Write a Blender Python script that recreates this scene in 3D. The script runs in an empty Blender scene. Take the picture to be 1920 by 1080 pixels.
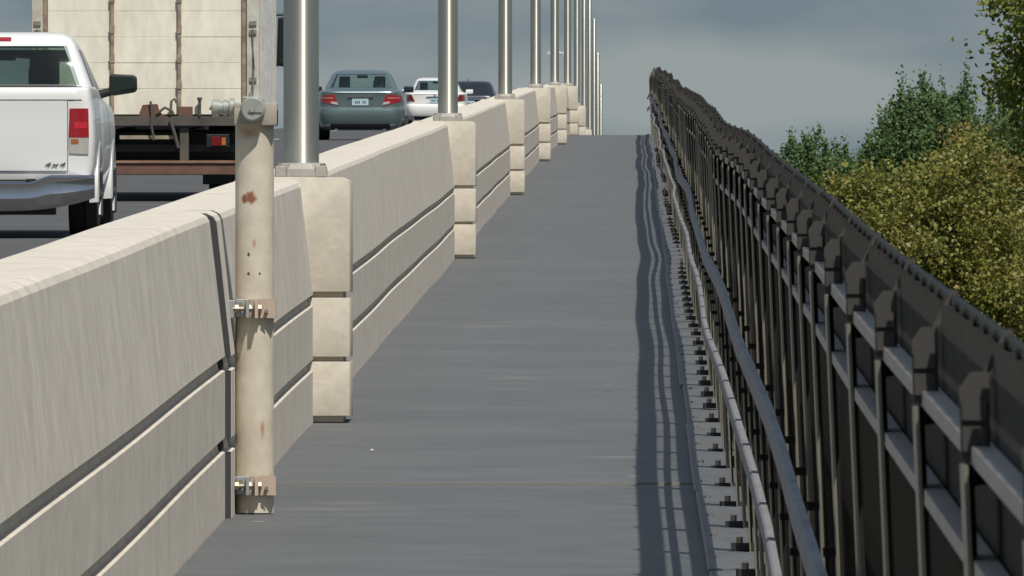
import bpy, bmesh, math, random
import numpy as np
from mathutils import Vector, Matrix
random.seed(7)
C = bpy.context.scene
COL = C.collection
R = math.radians
# ------------------------------------------------------------------ camera, world, sun, exposure
F = 28000.0                      # focal length in photo pixels (1920 wide)
CAMZ = 1.667
cam = bpy.data.objects.new('camera', bpy.data.cameras.new('camera'))
COL.objects.link(cam)
cam.data.sensor_width = 36
cam.data.lens = F / 1920 * 36
cam.data.clip_start = 0.5
cam.data.clip_end = 20000
cam.location = (0, 0, CAMZ)
cam.rotation_euler = (R(90), 0, math.atan(232 / F))
cam.data.dof.use_dof = True
cam.data.dof.focus_distance = 75
cam.data.dof.aperture_fstop = 120
C.camera = cam
EL, AZ = R(57), R(22.6)
SUN = Vector((math.sin(AZ) * math.cos(EL), -math.cos(AZ) * math.cos(EL), math.sin(EL)))
w = bpy.data.worlds.new('World'); C.world = w; w.use_nodes = True
nt = w.node_tree; nt.nodes.clear()
N = nt.nodes.new; LK = nt.links.new
sky = N('ShaderNodeTexSky'); sky.sky_type = 'NISHITA'; sky.sun_disc = False
sky.sun_elevation = EL; sky.sun_rotation = R(180) - AZ
tc = N('ShaderNodeTexCoord')
mp = N('ShaderNodeMapping'); mp.inputs['Scale'].default_value = (42, 6, 110); mp.inputs['Location'].default_value = (3.1, 0, 1.7)
LK(tc.outputs['Generated'], mp.inputs['Vector'])
nz = N('ShaderNodeTexNoise'); nz.inputs['Scale'].default_value = 1.15; nz.inputs['Detail'].default_value = 5; nz.inputs['Roughness'].default_value = .45
LK(mp.outputs['Vector'], nz.inputs['Vector'])
rp = N('ShaderNodeValToRGB')
rp.color_ramp.elements[0].position = .36; rp.color_ramp.elements[0].color = (.17, .222, .255, 1)
rp.color_ramp.elements[1].position = .64; rp.color_ramp.elements[1].color = (.295, .332, .335, 1)
sp0 = N('ShaderNodeSeparateXYZ'); LK(tc.outputs['Generated'], sp0.inputs[0])
fc = N('ShaderNodeFloatCurve'); cv = fc.mapping.curves[0]       # height of the pale cloud bank above the horizon
pts = [(0, .46), (.20, .44), (.42, .49), (.55, .58), (.64, .53), (.74, .43), (.86, .39), (1, .42)]
cv.points[0].location = pts[0]; cv.points[1].location = pts[-1]
for p_ in pts[1:-1]: cv.points.new(*p_)
fc.mapping.update()
mz = N('ShaderNodeMapRange'); mz.inputs['From Min'].default_value = 0; mz.inputs['From Max'].default_value = .024; LK(sp0.outputs['Z'], mz.inputs['Value'])
LK(mz.outputs[0], fc.inputs['Value'])
a1 = N('ShaderNodeMath'); a1.operation = 'MULTIPLY_ADD'; a1.inputs[1].default_value = 1.0; LK(nz.outputs['Fac'], a1.inputs[0]); 
a2 = N('ShaderNodeMath'); a2.operation = 'SUBTRACT'; a2.inputs[1].default_value = .47; LK(fc.outputs[0], a2.inputs[0]); LK(a2.outputs[0], a1.inputs[2])
LK(a1.outputs[0], rp.inputs['Fac'])
sc_ = N('ShaderNodeVectorMath'); sc_.operation = 'SCALE'; sc_.inputs['Scale'].default_value = 8.6
LK(rp.outputs['Color'], sc_.inputs[0])
sep = N('ShaderNodeSeparateXYZ'); LK(tc.outputs['Generated'], sep.inputs[0])
mr = N('ShaderNodeMapRange'); mr.inputs['From Min'].default_value = .10; mr.inputs['From Max'].default_value = .45
mr.inputs['To Min'].default_value = 1.0; mr.inputs['To Max'].default_value = .55
LK(sep.outputs['Z'], mr.inputs['Value'])
mx = N('ShaderNodeMix'); mx.data_type = 'RGBA'
LK(mr.outputs[0], mx.inputs[0]); LK(sky.outputs[0], mx.inputs[6]); LK(sc_.outputs[0], mx.inputs[7])
bg = N('ShaderNodeBackground'); bg.inputs['Strength'].default_value = .12
LK(mx.outputs[2], bg.inputs['Color'])
ow = N('ShaderNodeOutputWorld'); LK(bg.outputs[0], ow.inputs[0])
sl = bpy.data.lights.new('sun', 'SUN'); sl.energy = 4.6; sl.angle = R(.55); sl.color = (1, .95, .85)
so = bpy.data.objects.new('sun', sl); COL.objects.link(so); so.rotation_euler = SUN.to_track_quat('Z', 'Y').to_euler()
so.location = (20, -40, 60)
C.view_settings.view_transform = 'Standard'; C.view_settings.look = 'None'
C.view_settings.exposure = 0.0; C.view_settings.gamma = 1.0

# ------------------------------------------------------------------ helpers
def tag(o, label=None, cat=None, group=None, kind=None):
    if label: o['label'] = label
    if cat: o['category'] = cat
    if group: o['group'] = group
    if kind: o['kind'] = kind
    return o
def empty(name, loc, label, cat, group=None, rx=0):
    o = bpy.data.objects.new(name, None); COL.objects.link(o)
    o.location = loc; o.rotation_euler = (rx, 0, 0); o.empty_display_size = .2
    return tag(o, label, cat, group)
class MB:
    def __init__(s): s.v = []; s.f = []
    def add(s, vs, fs):
        b = len(s.v); s.v += [tuple(v) for v in vs]; s.f += [tuple(i + b for i in f) for f in fs]; return s
    def box(s, x0, x1, y0, y1, z0, z1):
        return s.add([(x0,y0,z0),(x1,y0,z0),(x1,y1,z0),(x0,y1,z0),(x0,y0,z1),(x1,y0,z1),(x1,y1,z1),(x0,y1,z1)],
                     [(0,3,2,1),(4,5,6,7),(0,1,5,4),(1,2,6,5),(2,3,7,6),(3,0,4,7)])
    def tube(s, pts, rad, n=12, cap=True):
        pts = [Vector(p) for p in pts]
        if not isinstance(rad, (list, tuple)): rad = [rad] * len(pts)
        rings = []
        for i, p in enumerate(pts):
            d = (pts[min(i+1, len(pts)-1)] - pts[max(i-1, 0)]).normalized()
            u = d.cross(Vector((0,0,1)))
            if u.length < 1e-3: u = Vector((1,0,0))
            u.normalize(); v = u.cross(d)
            rings.append([p + (u*math.cos(2*math.pi*k/n) + v*math.sin(2*math.pi*k/n))*rad[i] for k in range(n)])
        vs = [q for r in rings for q in r]; fs = []
        for i in range(len(pts)-1):
            for k in range(n):
                a, b = i*n+k, i*n+(k+1) % n
                fs.append((a, b, b+n, a+n))
        if cap:
            fs.append(tuple(range(n-1, -1, -1))); fs.append(tuple((len(pts)-1)*n + k for k in range(n)))
        return s.add(vs, fs)
    def sweep(s, prof, frames, cap=True, closed=True):
        """prof: list of (x,z); frames: list of (y, dx, dz)"""
        n = len(prof); vs = []; fs = []
        for (y, dx, dz) in frames:
            vs += [(px+dx, y, pz+dz) for px, pz in prof]
        for i in range(len(frames)-1):
            for k in range(n if closed else n-1):
                a, b = i*n+k, i*n+(k+1) % n
                fs.append((a, b, b+n, a+n))
        if cap and closed:
            fs.append(tuple(range(n-1, -1, -1))); fs.append(tuple((len(frames)-1)*n+k for k in range(n)))
        return s.add(vs, fs)
    def build(s, name, mat, parent=None, smooth=None, bevel=0, loc=None):
        me = bpy.data.meshes.new(name); me.from_pydata(s.v, [], s.f); 
        bm = bmesh.new(); bm.from_mesh(me); bmesh.ops.recalc_face_normals(bm, faces=bm.faces)
        if bevel:
            es = [e for e in bm.edges if len(e.link_faces) == 2 and e.calc_face_angle(0) > R(35)]
            bmesh.ops.bevel(bm, geom=es, offset=bevel, segments=2, affect='EDGES', profile=.5, clamp_overlap=True)
        bm.to_mesh(me); bm.free()
        if smooth is not None:
            for p in me.polygons: p.use_smooth = True
            me.set_sharp_from_angle(angle=R(smooth))
        if mat: me.materials.append(mat)
        o = bpy.data.objects.new(name, me); COL.objects.link(o)
        if parent: o.parent = parent
        if loc: o.location = loc
        return o

# ------------------------------------------------------------------ materials
def mat(name, base, rough=.6, metal=0., var=None, vscale=4., stretch=(1,1,1), bump=0., bscale=40., coat=0., spec=None, fine=None, detail=6, coords='Object'):
    m = bpy.data.materials.new(name); m.use_nodes = True
    t = m.node_tree; p = t.nodes['Principled BSDF']
    p.inputs['Base Color'].default_value = (*base, 1); p.inputs['Roughness'].default_value = rough; p.inputs['Metallic'].default_value = metal
    if coat: p.inputs['Coat Weight'].default_value = coat; p.inputs['Coat Roughness'].default_value = .04
    if spec is not None: p.inputs['Specular IOR Level'].default_value = spec
    n = t.nodes.new; l = t.links.new
    tcn = n('ShaderNodeTexCoord'); mpn = n('ShaderNodeMapping'); mpn.inputs['Scale'].default_value = stretch
    l(tcn.outputs[coords], mpn.inputs[0])
    out = None
    if var:
        nzn = n('ShaderNodeTexNoise'); nzn.inputs['Scale'].default_value = vscale; nzn.inputs['Detail'].default_value = detail
        nzn.inputs['Roughness'].default_value = .6
        l(mpn.outputs[0], nzn.inputs['Vector'])
        r = n('ShaderNodeValToRGB'); r.color_ramp.elements[0].position = .3; r.color_ramp.elements[1].position = .7
        r.color_ramp.elements[0].color = (*var, 1); r.color_ramp.elements[1].color = (*base, 1)
        l(nzn.outputs['Fac'], r.inputs[0]); out = r.outputs[0]
        if fine:
            n2 = n('ShaderNodeTexNoise'); n2.inputs['Scale'].default_value = fine[0]; n2.inputs['Detail'].default_value = 3
            l(mpn.outputs[0], n2.inputs['Vector'])
            mr2 = n('ShaderNodeMapRange'); mr2.inputs['From Min'].default_value = .3; mr2.inputs['From Max'].default_value = .7
            mr2.inputs['To Min'].default_value = 1 - fine[1]; mr2.inputs['To Max'].default_value = 1 + fine[1]
            l(n2.outputs['Fac'], mr2.inputs['Value'])
            vm = n('ShaderNodeVectorMath'); vm.operation = 'SCALE'; l(out, vm.inputs[0]); l(mr2.outputs[0], vm.inputs['Scale']); out = vm.outputs[0]
        l(out, p.inputs['Base Color'])
    if bump:
        n3 = n('ShaderNodeTexNoise'); n3.inputs['Scale'].default_value = bscale; n3.inputs['Detail'].default_value = 4
        l(mpn.outputs[0], n3.inputs['Vector'])
        bn = n('ShaderNodeBump'); bn.inputs['Strength'].default_value = bump; bn.inputs['Distance'].default_value = .01
        l(n3.outputs['Fac'], bn.inputs['Height']); l(bn.outputs[0], p.inputs['Normal'])
    m['_out'] = 0
    return m
def stain(m, col, pts, soft=.25):
    """irregular stains of fixed shape (rust, chipped paint) at object-space spots pts = (x,y,z,rx,ry,rz)"""
    t = m.node_tree; n = t.nodes.new; l = t.links.new; p = t.nodes['Principled BSDF']
    prev = p.inputs['Base Color'].links[0].from_socket if p.inputs['Base Color'].links else None
    tcn = n('ShaderNodeTexCoord'); nzn = n('ShaderNodeTexNoise'); nzn.inputs['Scale'].default_value = 45; nzn.inputs['Detail'].default_value = 4
    l(tcn.outputs['Object'], nzn.inputs['Vector'])
    for (x, y, z, rx, ry, rz) in pts:
        mpn = n('ShaderNodeMapping'); mpn.inputs['Location'].default_value = (-x/rx, -y/ry, -z/rz); mpn.inputs['Scale'].default_value = (1/rx, 1/ry, 1/rz)
        l(tcn.outputs['Object'], mpn.inputs[0])
        ln = n('ShaderNodeVectorMath'); ln.operation = 'LENGTH'; l(mpn.outputs[0], ln.inputs[0])
        ad = n('ShaderNodeMath'); ad.operation = 'MULTIPLY_ADD'; ad.inputs[1].default_value = 1.2
        l(nzn.outputs['Fac'], ad.inputs[0]); l(ln.outputs['Value'], ad.inputs[2])
        mrn = n('ShaderNodeMapRange'); mrn.inputs['From Min'].default_value = 1.5 - soft; mrn.inputs['From Max'].default_value = 1.5 + soft
        mrn.inputs['To Min'].default_value = 1; mrn.inputs['To Max'].default_value = 0
        l(ad.outputs[0], mrn.inputs['Value'])
        mi = n('ShaderNodeMix'); mi.data_type = 'RGBA'; mi.inputs[7].default_value = (*col, 1)
        l(mrn.outputs[0], mi.inputs[0])
        if prev: l(prev, mi.inputs[6])
        else: mi.inputs[6].default_value = p.inputs['Base Color'].default_value
        prev = mi.outputs[2]
    l(prev, p.inputs['Base Color'])
    return m

CONC = mat('concrete', (.61, .56, .49), .9, var=(.51, .465, .405), vscale=2.6, bump=.2, bscale=14, fine=(11, .10))
CONC2 = mat('pedestal_concrete', (.55, .505, .43), .9, var=(.50, .46, .385), vscale=3.5, bump=.2, bscale=30, fine=(16, .07))
FILL = mat('joint_filler', (.035, .035, .04), .8)
PATH = mat('walkway_coating', (.112, .116, .121), .62, var=(.090, .094, .099), vscale=.35, bump=.15, bscale=60, fine=(2.5, .10), detail=8)
def specks(m, col, scale, rad, thr):
    t = m.node_tree; n = t.nodes.new; l = t.links.new; p = t.nodes['Principled BSDF']; prev = p.inputs['Base Color'].links[0].from_socket
    tcn = n('ShaderNodeTexCoord'); v = n('ShaderNodeTexVoronoi'); v.inputs['Scale'].default_value = scale; l(tcn.outputs['Object'], v.inputs['Vector'])
    a = n('ShaderNodeMath'); a.operation = 'LESS_THAN'; a.inputs[1].default_value = rad; l(v.outputs['Distance'], a.inputs[0])
    b = n('ShaderNodeSeparateColor'); l(v.outputs['Color'], b.inputs[0]); c = n('ShaderNodeMath'); c.operation = 'GREATER_THAN'; c.inputs[1].default_value = thr; l(b.outputs[0], c.inputs[0])
    d = n('ShaderNodeMath'); d.operation = 'MULTIPLY'; l(a.outputs[0], d.inputs[0]); l(c.outputs[0], d.inputs[1])
    mi = n('ShaderNodeMix'); mi.data_type = 'RGBA'; mi.inputs[7].default_value = (*col, 1); l(d.outputs[0], mi.inputs[0]); l(prev, mi.inputs[6]); l(mi.outputs[2], p.inputs['Base Color'])
specks(PATH, (.30, .30, .28), 1.6, .05, .72); specks(PATH, (.05, .05, .05), 1.1, .05, .75)
specks(CONC, (.30, .27, .23), 3.1, .05, .6)
stain(PATH, (.15, .15, .148), [(-1.12, 54.3, .86, .16, .10, 3), (-1.05, 55.0, .87, .12, .09, 3), (-.05, 61.0, .9, .12, .12, 3), (-.6, 76, 1.2, .10, .25, 3), (-.9, 90, 1.4, .2, .2, 3)], .8)
JOINT = mat('joint_steel', (.20, .197, .185), .6, .3)
KERB = mat('kerb_plate_steel', (.17, .172, .178), .55, .2, var=(.13, .132, .138), vscale=1.4, fine=(9, .1))
ROAD = mat('asphalt', (.075, .076, .08), .85, var=(.055, .056, .06), vscale=.6, fine=(5, .15), bump=.2, bscale=60)
PAINT = mat('road_paint', (.7, .7, .66), .7, var=(.5, .5, .47), vscale=6)
DECK = mat('deck_concrete', (.32, .3, .27), .9, var=(.24, .23, .2), vscale=.8)
ALU = mat('brushed_aluminium', (.62, .60, .54), .42, .9, var=(.54, .52, .46), vscale=3, stretch=(1, 1, .35))
def aniso(m, a, rot):
    t = m.node_tree; p = t.nodes['Principled BSDF']; tg = t.nodes.new('ShaderNodeTangent'); tg.direction_type = 'RADIAL'; tg.axis = 'Z'
    p.inputs['Anisotropic'].default_value = a; p.inputs['Anisotropic Rotation'].default_value = rot; t.links.new(tg.outputs[0], p.inputs['Tangent'])
aniso(ALU, .92, .25)
CASTALU = mat('cast_aluminium', (.36, .35, .325), .6, .2, var=(.27, .255, .235), vscale=9)
FENCE = mat('dark_bronze_paint', (.009, .0085, .008), .5, var=(.006, .006, .0055), vscale=6, spec=.12)
FPOST = mat('post_bronze_sunlit', (.19, .175, .13), .42, var=(.14, .13, .10), vscale=8)  # sunlit look of the flange edges is put into this lighter colour
FWEB = mat('post_web_shaded', (.018, .017, .016), .6, var=(.012, .012, .011), vscale=8, spec=.2)  # same post darkened: the shade on its web is put into the colour
FBAND = mat('top_band_paint', (.032, .029, .027), .6, var=(.024, .022, .021), vscale=6, spec=.25)
FCAP = mat('post_cap_paint', (.060, .057, .053), .6, var=(.046, .043, .040), vscale=30, spec=.25)
FRAIL = mat('galvanised_rail', (.36, .325, .30), .55, .1, var=(.28, .25, .235), vscale=5)
HRAIL = mat('handrail_galvanised', (.29, .29, .305), .7, .0, var=(.22, .22, .235), vscale=3, spec=.15)
BOLT = mat('zinc_bolt', (.30, .27, .22), .45, .6)
BRACK = mat('bracket_shaded', (.02, .02, .022), .6)  # shadow and shaded side of the bracket are put into this dark colour
PIPE = mat('pipe_paint', (.55, .51, .42), .6, var=(.47, .41, .325), vscale=5, fine=(14, .08), bump=.1, bscale=30)
stain(PIPE, (.22, .085, .05), [(-.012, -.07, 1.135, .020, .05, .024), (-.035, -.06, 1.13, .012, .04, .018)])
stain(PIPE, (.34, .20, .12), [(.0, -.07, .97, .006, .05, .014), (.03, -.06, .30, .006, .06, .03), (-.02, -.07, 1.37, .04, .07, .02)], .7)
stain(PIPE, (.06, .05, .04), [(-.02, -.07, .86, .006, .03, .007), (.02, -.07, .86, .005, .03, .006), (-.02, -.07, .93, .005, .03, .008)], .15)
VALVE = mat('valve_grey', (.33, .35, .32), .55, .2, var=(.24, .25, .23), vscale=18)
CLAMP = mat('clamp_painted', (.46, .38, .31), .6, var=(.40, .30, .24), vscale=10)
GALV = mat('galvanised_steel', (.34, .36, .37), .5, .4, var=(.32, .34, .35), vscale=14)
WHITE = mat('white_paint', (.73, .73, .725), .35, coat=.6)
SILVER = mat('grey_green_paint', (.14, .195, .20), .32, .55, coat=.8)
BLACKP = mat('dark_paint', (.018, .018, .03), .3, .2, coat=.8)
GLASS = mat('tinted_glass', (.035, .06, .058), .06, .0, spec=.9)
GLASSD = mat('dark_glass', (.012, .016, .02), .06, .0, spec=.9)
def clearglass(name, tint):
    m = bpy.data.materials.new(name); m.use_nodes = True; t = m.node_tree; n = t.nodes.new; l = t.links.new
    t.nodes.remove(t.nodes['Principled BSDF']); tr = n('ShaderNodeBsdfTransparent'); tr.inputs[0].default_value = (*tint, 1)
    gl = n('ShaderNodeBsdfGlossy'); gl.inputs['Roughness'].default_value = .05; gl.inputs['Color'].default_value = (.8, .9, .88, 1)
    fr_ = n('ShaderNodeFresnel'); fr_.inputs[0].default_value = 1.6; ms = n('ShaderNodeMixShader')
    gn = n('ShaderNodeNewGeometry'); sb = n('ShaderNodeMath'); sb.operation = 'SUBTRACT'; sb.inputs[0].default_value = 1; l(gn.outputs['Backfacing'], sb.inputs[1])
    mu = n('ShaderNodeMath'); mu.operation = 'MULTIPLY'; l(fr_.outputs[0], mu.inputs[0]); l(sb.outputs[0], mu.inputs[1])
    l(mu.outputs[0], ms.inputs[0]); l(tr.outputs[0], ms.inputs[1]); l(gl.outputs[0], ms.inputs[2]); l(ms.outputs[0], t.nodes['Material Output'].inputs[0])
    return m
WINDOW = clearglass('window_glass', (.86, .92, .89))
WINDOWD = clearglass('tinted_window_glass', (.55, .62, .60))
SEAT = mat('seat_fabric', (.05, .05, .048), .9, var=(.035, .035, .034), vscale=20)
GLASSM = mat('mirror_glass', (.012, .022, .02), .15, .0)
CHROME = mat('chrome', (.50, .52, .53), .10, 1., var=(.5, .5, .52), vscale=3)
RED = mat('red_lens', (.30, .010, .018), .12, coat=1.)
REDD = mat('dark_red_lens', (.15, .006, .01), .12, coat=1.)
CLEAR = mat('clear_lens', (.62, .60, .56), .12, .4, coat=1.)
BLACK = mat('black_trim', (.012, .012, .013), .5)
RUBBER = mat('tyre_rubber', (.016, .016, .016), .85)
RIM = mat('wheel_rim', (.14, .14, .145), .4, .7)
PLATE = mat('licence_plate', (.42, .56, .60), .4)
PMARK = mat('plate_marks', (.05, .09, .14), .5)
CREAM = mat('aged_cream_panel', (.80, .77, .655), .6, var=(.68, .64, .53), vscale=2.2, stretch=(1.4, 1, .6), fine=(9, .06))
RUSTP = mat('rusty_post', (.16, .10, .07), .8, var=(.40, .33, .25), vscale=5, stretch=(1, 1, 1.6))
WPOST = mat('weathered_white_steel', (.60, .585, .52), .55, var=(.40, .36, .29), vscale=4, fine=(12, .1))
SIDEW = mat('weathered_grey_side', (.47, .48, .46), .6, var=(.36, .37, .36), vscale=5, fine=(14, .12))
RUST = mat('rusty_steel', (.17, .085, .06), .85, var=(.10, .055, .04), vscale=6)
BEAM = mat('grimy_beam', (.11, .095, .08), .8, var=(.055, .05, .045), vscale=5)
SEAM = mat('panel_seam', (.20, .16, .11), .8)
BARK = mat('bark', (.16, .13, .10), .9, var=(.09, .075, .06), vscale=6)
GRASS = mat('grass_ground', (.06, .085, .03), .95, var=(.04, .06, .022), vscale=.05)
LAMPW = mat('lamp_housing', (.6, .65, .68), .4, .3)

def leafmat(name, cols, patch, patchcol, pscale=.9):
    m = bpy.data.materials.new(name); m.use_nodes = True; t = m.node_tree; n = t.nodes.new; l = t.links.new
    p = t.nodes['Principled BSDF']; p.inputs['Roughness'].default_value = .5; p.inputs['Specular IOR Level'].default_value = .35
    g = n('ShaderNodeNewGeometry'); r = n('ShaderNodeValToRGB'); r.color_ramp.interpolation = 'LINEAR'
    els = r.color_ramp.elements
    els[0].position = 0; els[0].color = (*cols[0], 1); els[1].position = 1; els[1].color = (*cols[-1], 1)
    for i, c in enumerate(cols[1:-1]):
        e = els.new((i + 1) / (len(cols) - 1)); e.color = (*c, 1)
    l(g.outputs['Random Per Island'], r.inputs[0])
    nzn = n('ShaderNodeTexNoise'); nzn.inputs['Scale'].default_value = pscale; nzn.inputs['Detail'].default_value = 2
    l(g.outputs['Position'], nzn.inputs['Vector'])
    mrn = n('ShaderNodeMapRange'); mrn.inputs['From Min'].default_value = patch; mrn.inputs['From Max'].default_value = patch + .14
    mrn.inputs['To Max'].default_value = .75
    l(nzn.outputs['Fac'], mrn.inputs['Value'])
    mi = n('ShaderNodeMix'); mi.data_type = 'RGBA'; mi.inputs[7].default_value = (*patchcol, 1)
    l(mrn.outputs[0], mi.inputs[0]); l(r.outputs[0], mi.inputs[6])
    l(mi.outputs[2], p.inputs['Base Color'])
    tr = n('ShaderNodeBsdfTranslucent'); l(mi.outputs[2], tr.inputs[0])
    ms = n('ShaderNodeMixShader'); ms.inputs[0].default_value = .38
    o = t.nodes['Material Output']; l(p.outputs[0], ms.inputs[1]); l(tr.outputs[0], ms.inputs[2]); l(ms.outputs[0], o.inputs[0])
    return m
LEAFY = leafmat('leaf_yellow_green', [(0.078, 0.104, 0.025), (0.182, 0.202, 0.040), (0.286, 0.260, 0.057), (0.117, 0.150, 0.027), (0.364, 0.299, 0.100)], .58, (0.273, 0.202, 0.068))
LEAFO = leafmat('leaf_olive_orange', [(0.156, 0.150, 0.039), (0.273, 0.221, 0.061), (0.195, 0.195, 0.046), (0.351, 0.247, 0.092)], .54, (0.338, 0.208, 0.092))
LEAFG = leafmat('leaf_dark_green', [(0.070, 0.132, 0.053), (0.116, 0.186, 0.065), (0.085, 0.147, 0.056), (0.171, 0.232, 0.078)], .6, (0.139, 0.186, 0.062))
LEAFN = leafmat('leaf_mid_green', [(0.127, 0.167, 0.030), (0.218, 0.253, 0.044), (0.098, 0.132, 0.023), (0.322, 0.322, 0.081)], .6, (0.287, 0.253, 0.069))

# ------------------------------------------------------------------ profiles
S = 52.3
def pchip(tab):
    xs = [a for a, b in tab]; ys = [b for a, b in tab]; n = len(xs)
    d = [(ys[i+1]-ys[i])/(xs[i+1]-xs[i]) for i in range(n-1)]
    m = [d[0]] + [0 if d[i-1]*d[i] <= 0 else 2*d[i-1]*d[i]/(d[i-1]+d[i]) for i in range(1, n-1)] + [d[-1]]
    def f(x):
        if x <= xs[0]: return ys[0] + m[0]*(x-xs[0])
        if x >= xs[-1]: return ys[-1] + m[-1]*(x-xs[-1])
        i = max(j for j in range(n-1) if xs[j] <= x); h = xs[i+1]-xs[i]; t = (x-xs[i])/h
        return (2*t**3-3*t*t+1)*ys[i] + (t**3-2*t*t+t)*h*m[i] + (-2*t**3+3*t*t)*ys[i+1] + (t**3-t*t)*h*m[i+1]
    return f
lin = lambda u: .8347*u
_p = pchip([(-2, lin(-2)), (2, lin(2)), (3.4, lin(3.4)), (4.28, 1.90+CAMZ), (5.28, 2.65+CAMZ), (6.28, 3.345+CAMZ), (7.28, 3.55+CAMZ), (8.28, 3.50+CAMZ),
            (9.28, 3.3+CAMZ), (10.28, 3.0+CAMZ), (11.28, 2.6+CAMZ), (12.28, 2.1+CAMZ), (13.5, 1.4+CAMZ)])
_r = pchip([(-2, lin(-2)-.06), (3, lin(3)-.06), (5, lin(5)-.06), (5.95, 3.08+CAMZ), (7.2, 3.96+CAMZ), (8.37, 4.70+CAMZ), (9.8, 5.48+CAMZ), (10.8, 5.75+CAMZ), (12, 5.6+CAMZ), (14, 4.5+CAMZ)])
PZ = lambda y: _p(y / S)
RZ = lambda y: _r(y / S)
slope = lambda f, y: math.atan((f(y+1)-f(y-1))/2)
_rs = random.Random(12); STEP = [_rs.uniform(-.014, .014) for _ in range(60)]
def far(y): return min(1., max(0., (y-45)/120))
def jx(y): return .006*math.sin(y/6.1+1) + .004*math.sin(y/2.7+2) + .005*math.sin(y/15+.5) + far(y)*(.012*math.sin(y/9.3+.4))
def jz(y): return .007*math.sin(y/7.9+2.2) + .005*math.sin(y/3.3) + far(y)*(.016*math.sin(y/11.7+1.1)+.008*math.sin(y/4.9)) + STEP[max(0, min(59, int(y/9.76)))]*(.35+far(y))
def ys(a, b, st):
    n = max(1, int(round((b-a)/st))); return [a+(b-a)*i/n for i in range(n+1)]

# ------------------------------------------------------------------ setting
g = MB(); G = 6000
g.add([(-G,-300,-9),(G,-300,-9),(G,2*G,-9),(-G,2*G,-9)], [(0,1,2,3)])
tag(g.build('ground', GRASS), kind='structure')
m = MB(); m.sweep([(-1.95,-.30),(.62,-.30),(.62,-.02),(-1.95,-.02)], [(y,0,PZ(y)) for y in ys(-8, 700, 6)])
tag(m.build('bridge_deck', DECK), kind='structure')
m = MB(); m.sweep([(-10.2,-1.3),(-1.96,-1.3),(-1.96,-.012),(-10.2,-.012)], [(y,0,RZ(y)) for y in ys(-8, 720, 6)])
tag(m.build('road_deck', DECK), kind='structure')
m = MB(); m.sweep([(-9.9,0),(-1.9,0)], [(y,0,RZ(y)) for y in ys(-8, 720, 3)], closed=False)
tag(m.build('road', ROAD), kind='structure')
m = MB()
for y0 in ys(20, 560, 12.2):
    m.sweep([(-7.7,.005),(-7.55,.005)], [(y,0,RZ(y)) for y in ys(y0, y0+3, 1)], closed=False)
m.sweep([(-2.6,.005),(-2.45,.005)], [(y,0,RZ(y)) for y in ys(0, 560, 4)], closed=False)
tag(m.build('lane_marking', PAINT), kind='structure')
m = MB(); m.sweep([(-1.46,0),(-1.2,0),(-.9,0),(-.6,0),(-.3,0),(0,0),(.3,0),(.6,0)], [(y,0,PZ(y)+.004*math.sin(y/3.1)*(1 if y < 150 else .5)) for y in ys(-8, 700, 1.2)], closed=False)
tag(m.build('walkway', PATH, smooth=30), kind='structure')
m = MB()
for yj in (57.3,):
    m.sweep([(-1.44,-.01),(.3,-.01),(.3,.0068),(-1.44,.0068)], [(y,0,PZ(y)+.001) for y in (yj-.03, yj+.03)])
tag(m.build('walkway_joint', JOINT), kind='structure')
# steel plate kerb along the fence foot
m = MB(); y = 4.0
while y < 334:
    L = random.uniform(7.5, 12); j = random.uniform(-.009, .009); hh = .016 + random.uniform(-.003, .004)
    y1 = min(y+L, 335)
    m.sweep([(.225+j,-.02),(.62,-.02),(.62,hh),(.231+j,hh),(.225+j,hh-.006)], [(q, jx(q)*.35, PZ(q)) for q in ys(y, y1-.02, 2)])
    for q in ys(y+1, y1-1, 2.45):
        z = PZ(q)+hh; x = .262+j
        m.tube([(x,q,z-.005),(x,q,z+.008)], .012, 6)
    y = y1
tag(m.build('kerb_strip', KERB), kind='structure')

# ------------------------------------------------------------------ parapets
def wallprof(o):   # o = lateral offset; closed outline, face towards +x
    f, b = -1.44+o, -1.80
    G1, G2, gd = .575, .285, .032
    return [(f, -.05), (f, G2-.052), (f-gd*.75, G2-.048), (f-gd, G2-.004), (f, G2), (f, G1-.052), (f-gd*.75, G1-.048), (f-gd, G1-.004), (f, G1),
            (f-.055, 1.055), (f-.066, 1.074), (f-.092, 1.086), (b+.03, 1.085), (b, 1.055), (b-.04, -.05)]
PYS = [S*(1.28+k) for k in range(0, 12)]
YJ = 53.25
wn = empty('parapet_wall', (-1.62, YJ-16, PZ(YJ-16)), 'nearest concrete parapet length with two long grooves, left of the pipe joint', 'parapet')
wf = empty('parapet_wall', (-1.62, YJ+3, PZ(YJ+3)), 'long concrete parapet beyond the pipe, carrying the pedestals and metal poles', 'parapet')
def kid(o, par):
    o.parent = par; o.matrix_parent_inverse = Matrix.Translation(par.location).inverted(); return o
wob = lambda y: .004*math.sin(y/5.3)+.003*math.sin(y/2.1)
m = MB(); m.sweep(wallprof(-.022), [(y, wob(y), PZ(y)) for y in ys(2, YJ-.03, 1.2)]); kid(m.build('wall_body', CONC, smooth=20), wn)
m = MB(); m.sweep(wallprof(0), [(y, wob(y), PZ(y)) for y in ys(YJ, 690, 2.0)]); kid(m.build('wall_body', CONC, smooth=20), wf)
pf = [(x-.003 if i < 9 else x, z-(.004 if i >= 9 else 0)) for i, (x, z) in enumerate(wallprof(.0))]
m = MB(); m.sweep(pf, [(YJ-.028, 0, PZ(YJ)), (YJ-.004, 0, PZ(YJ))]); kid(m.build('joint_filler', FILL), wf)
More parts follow.
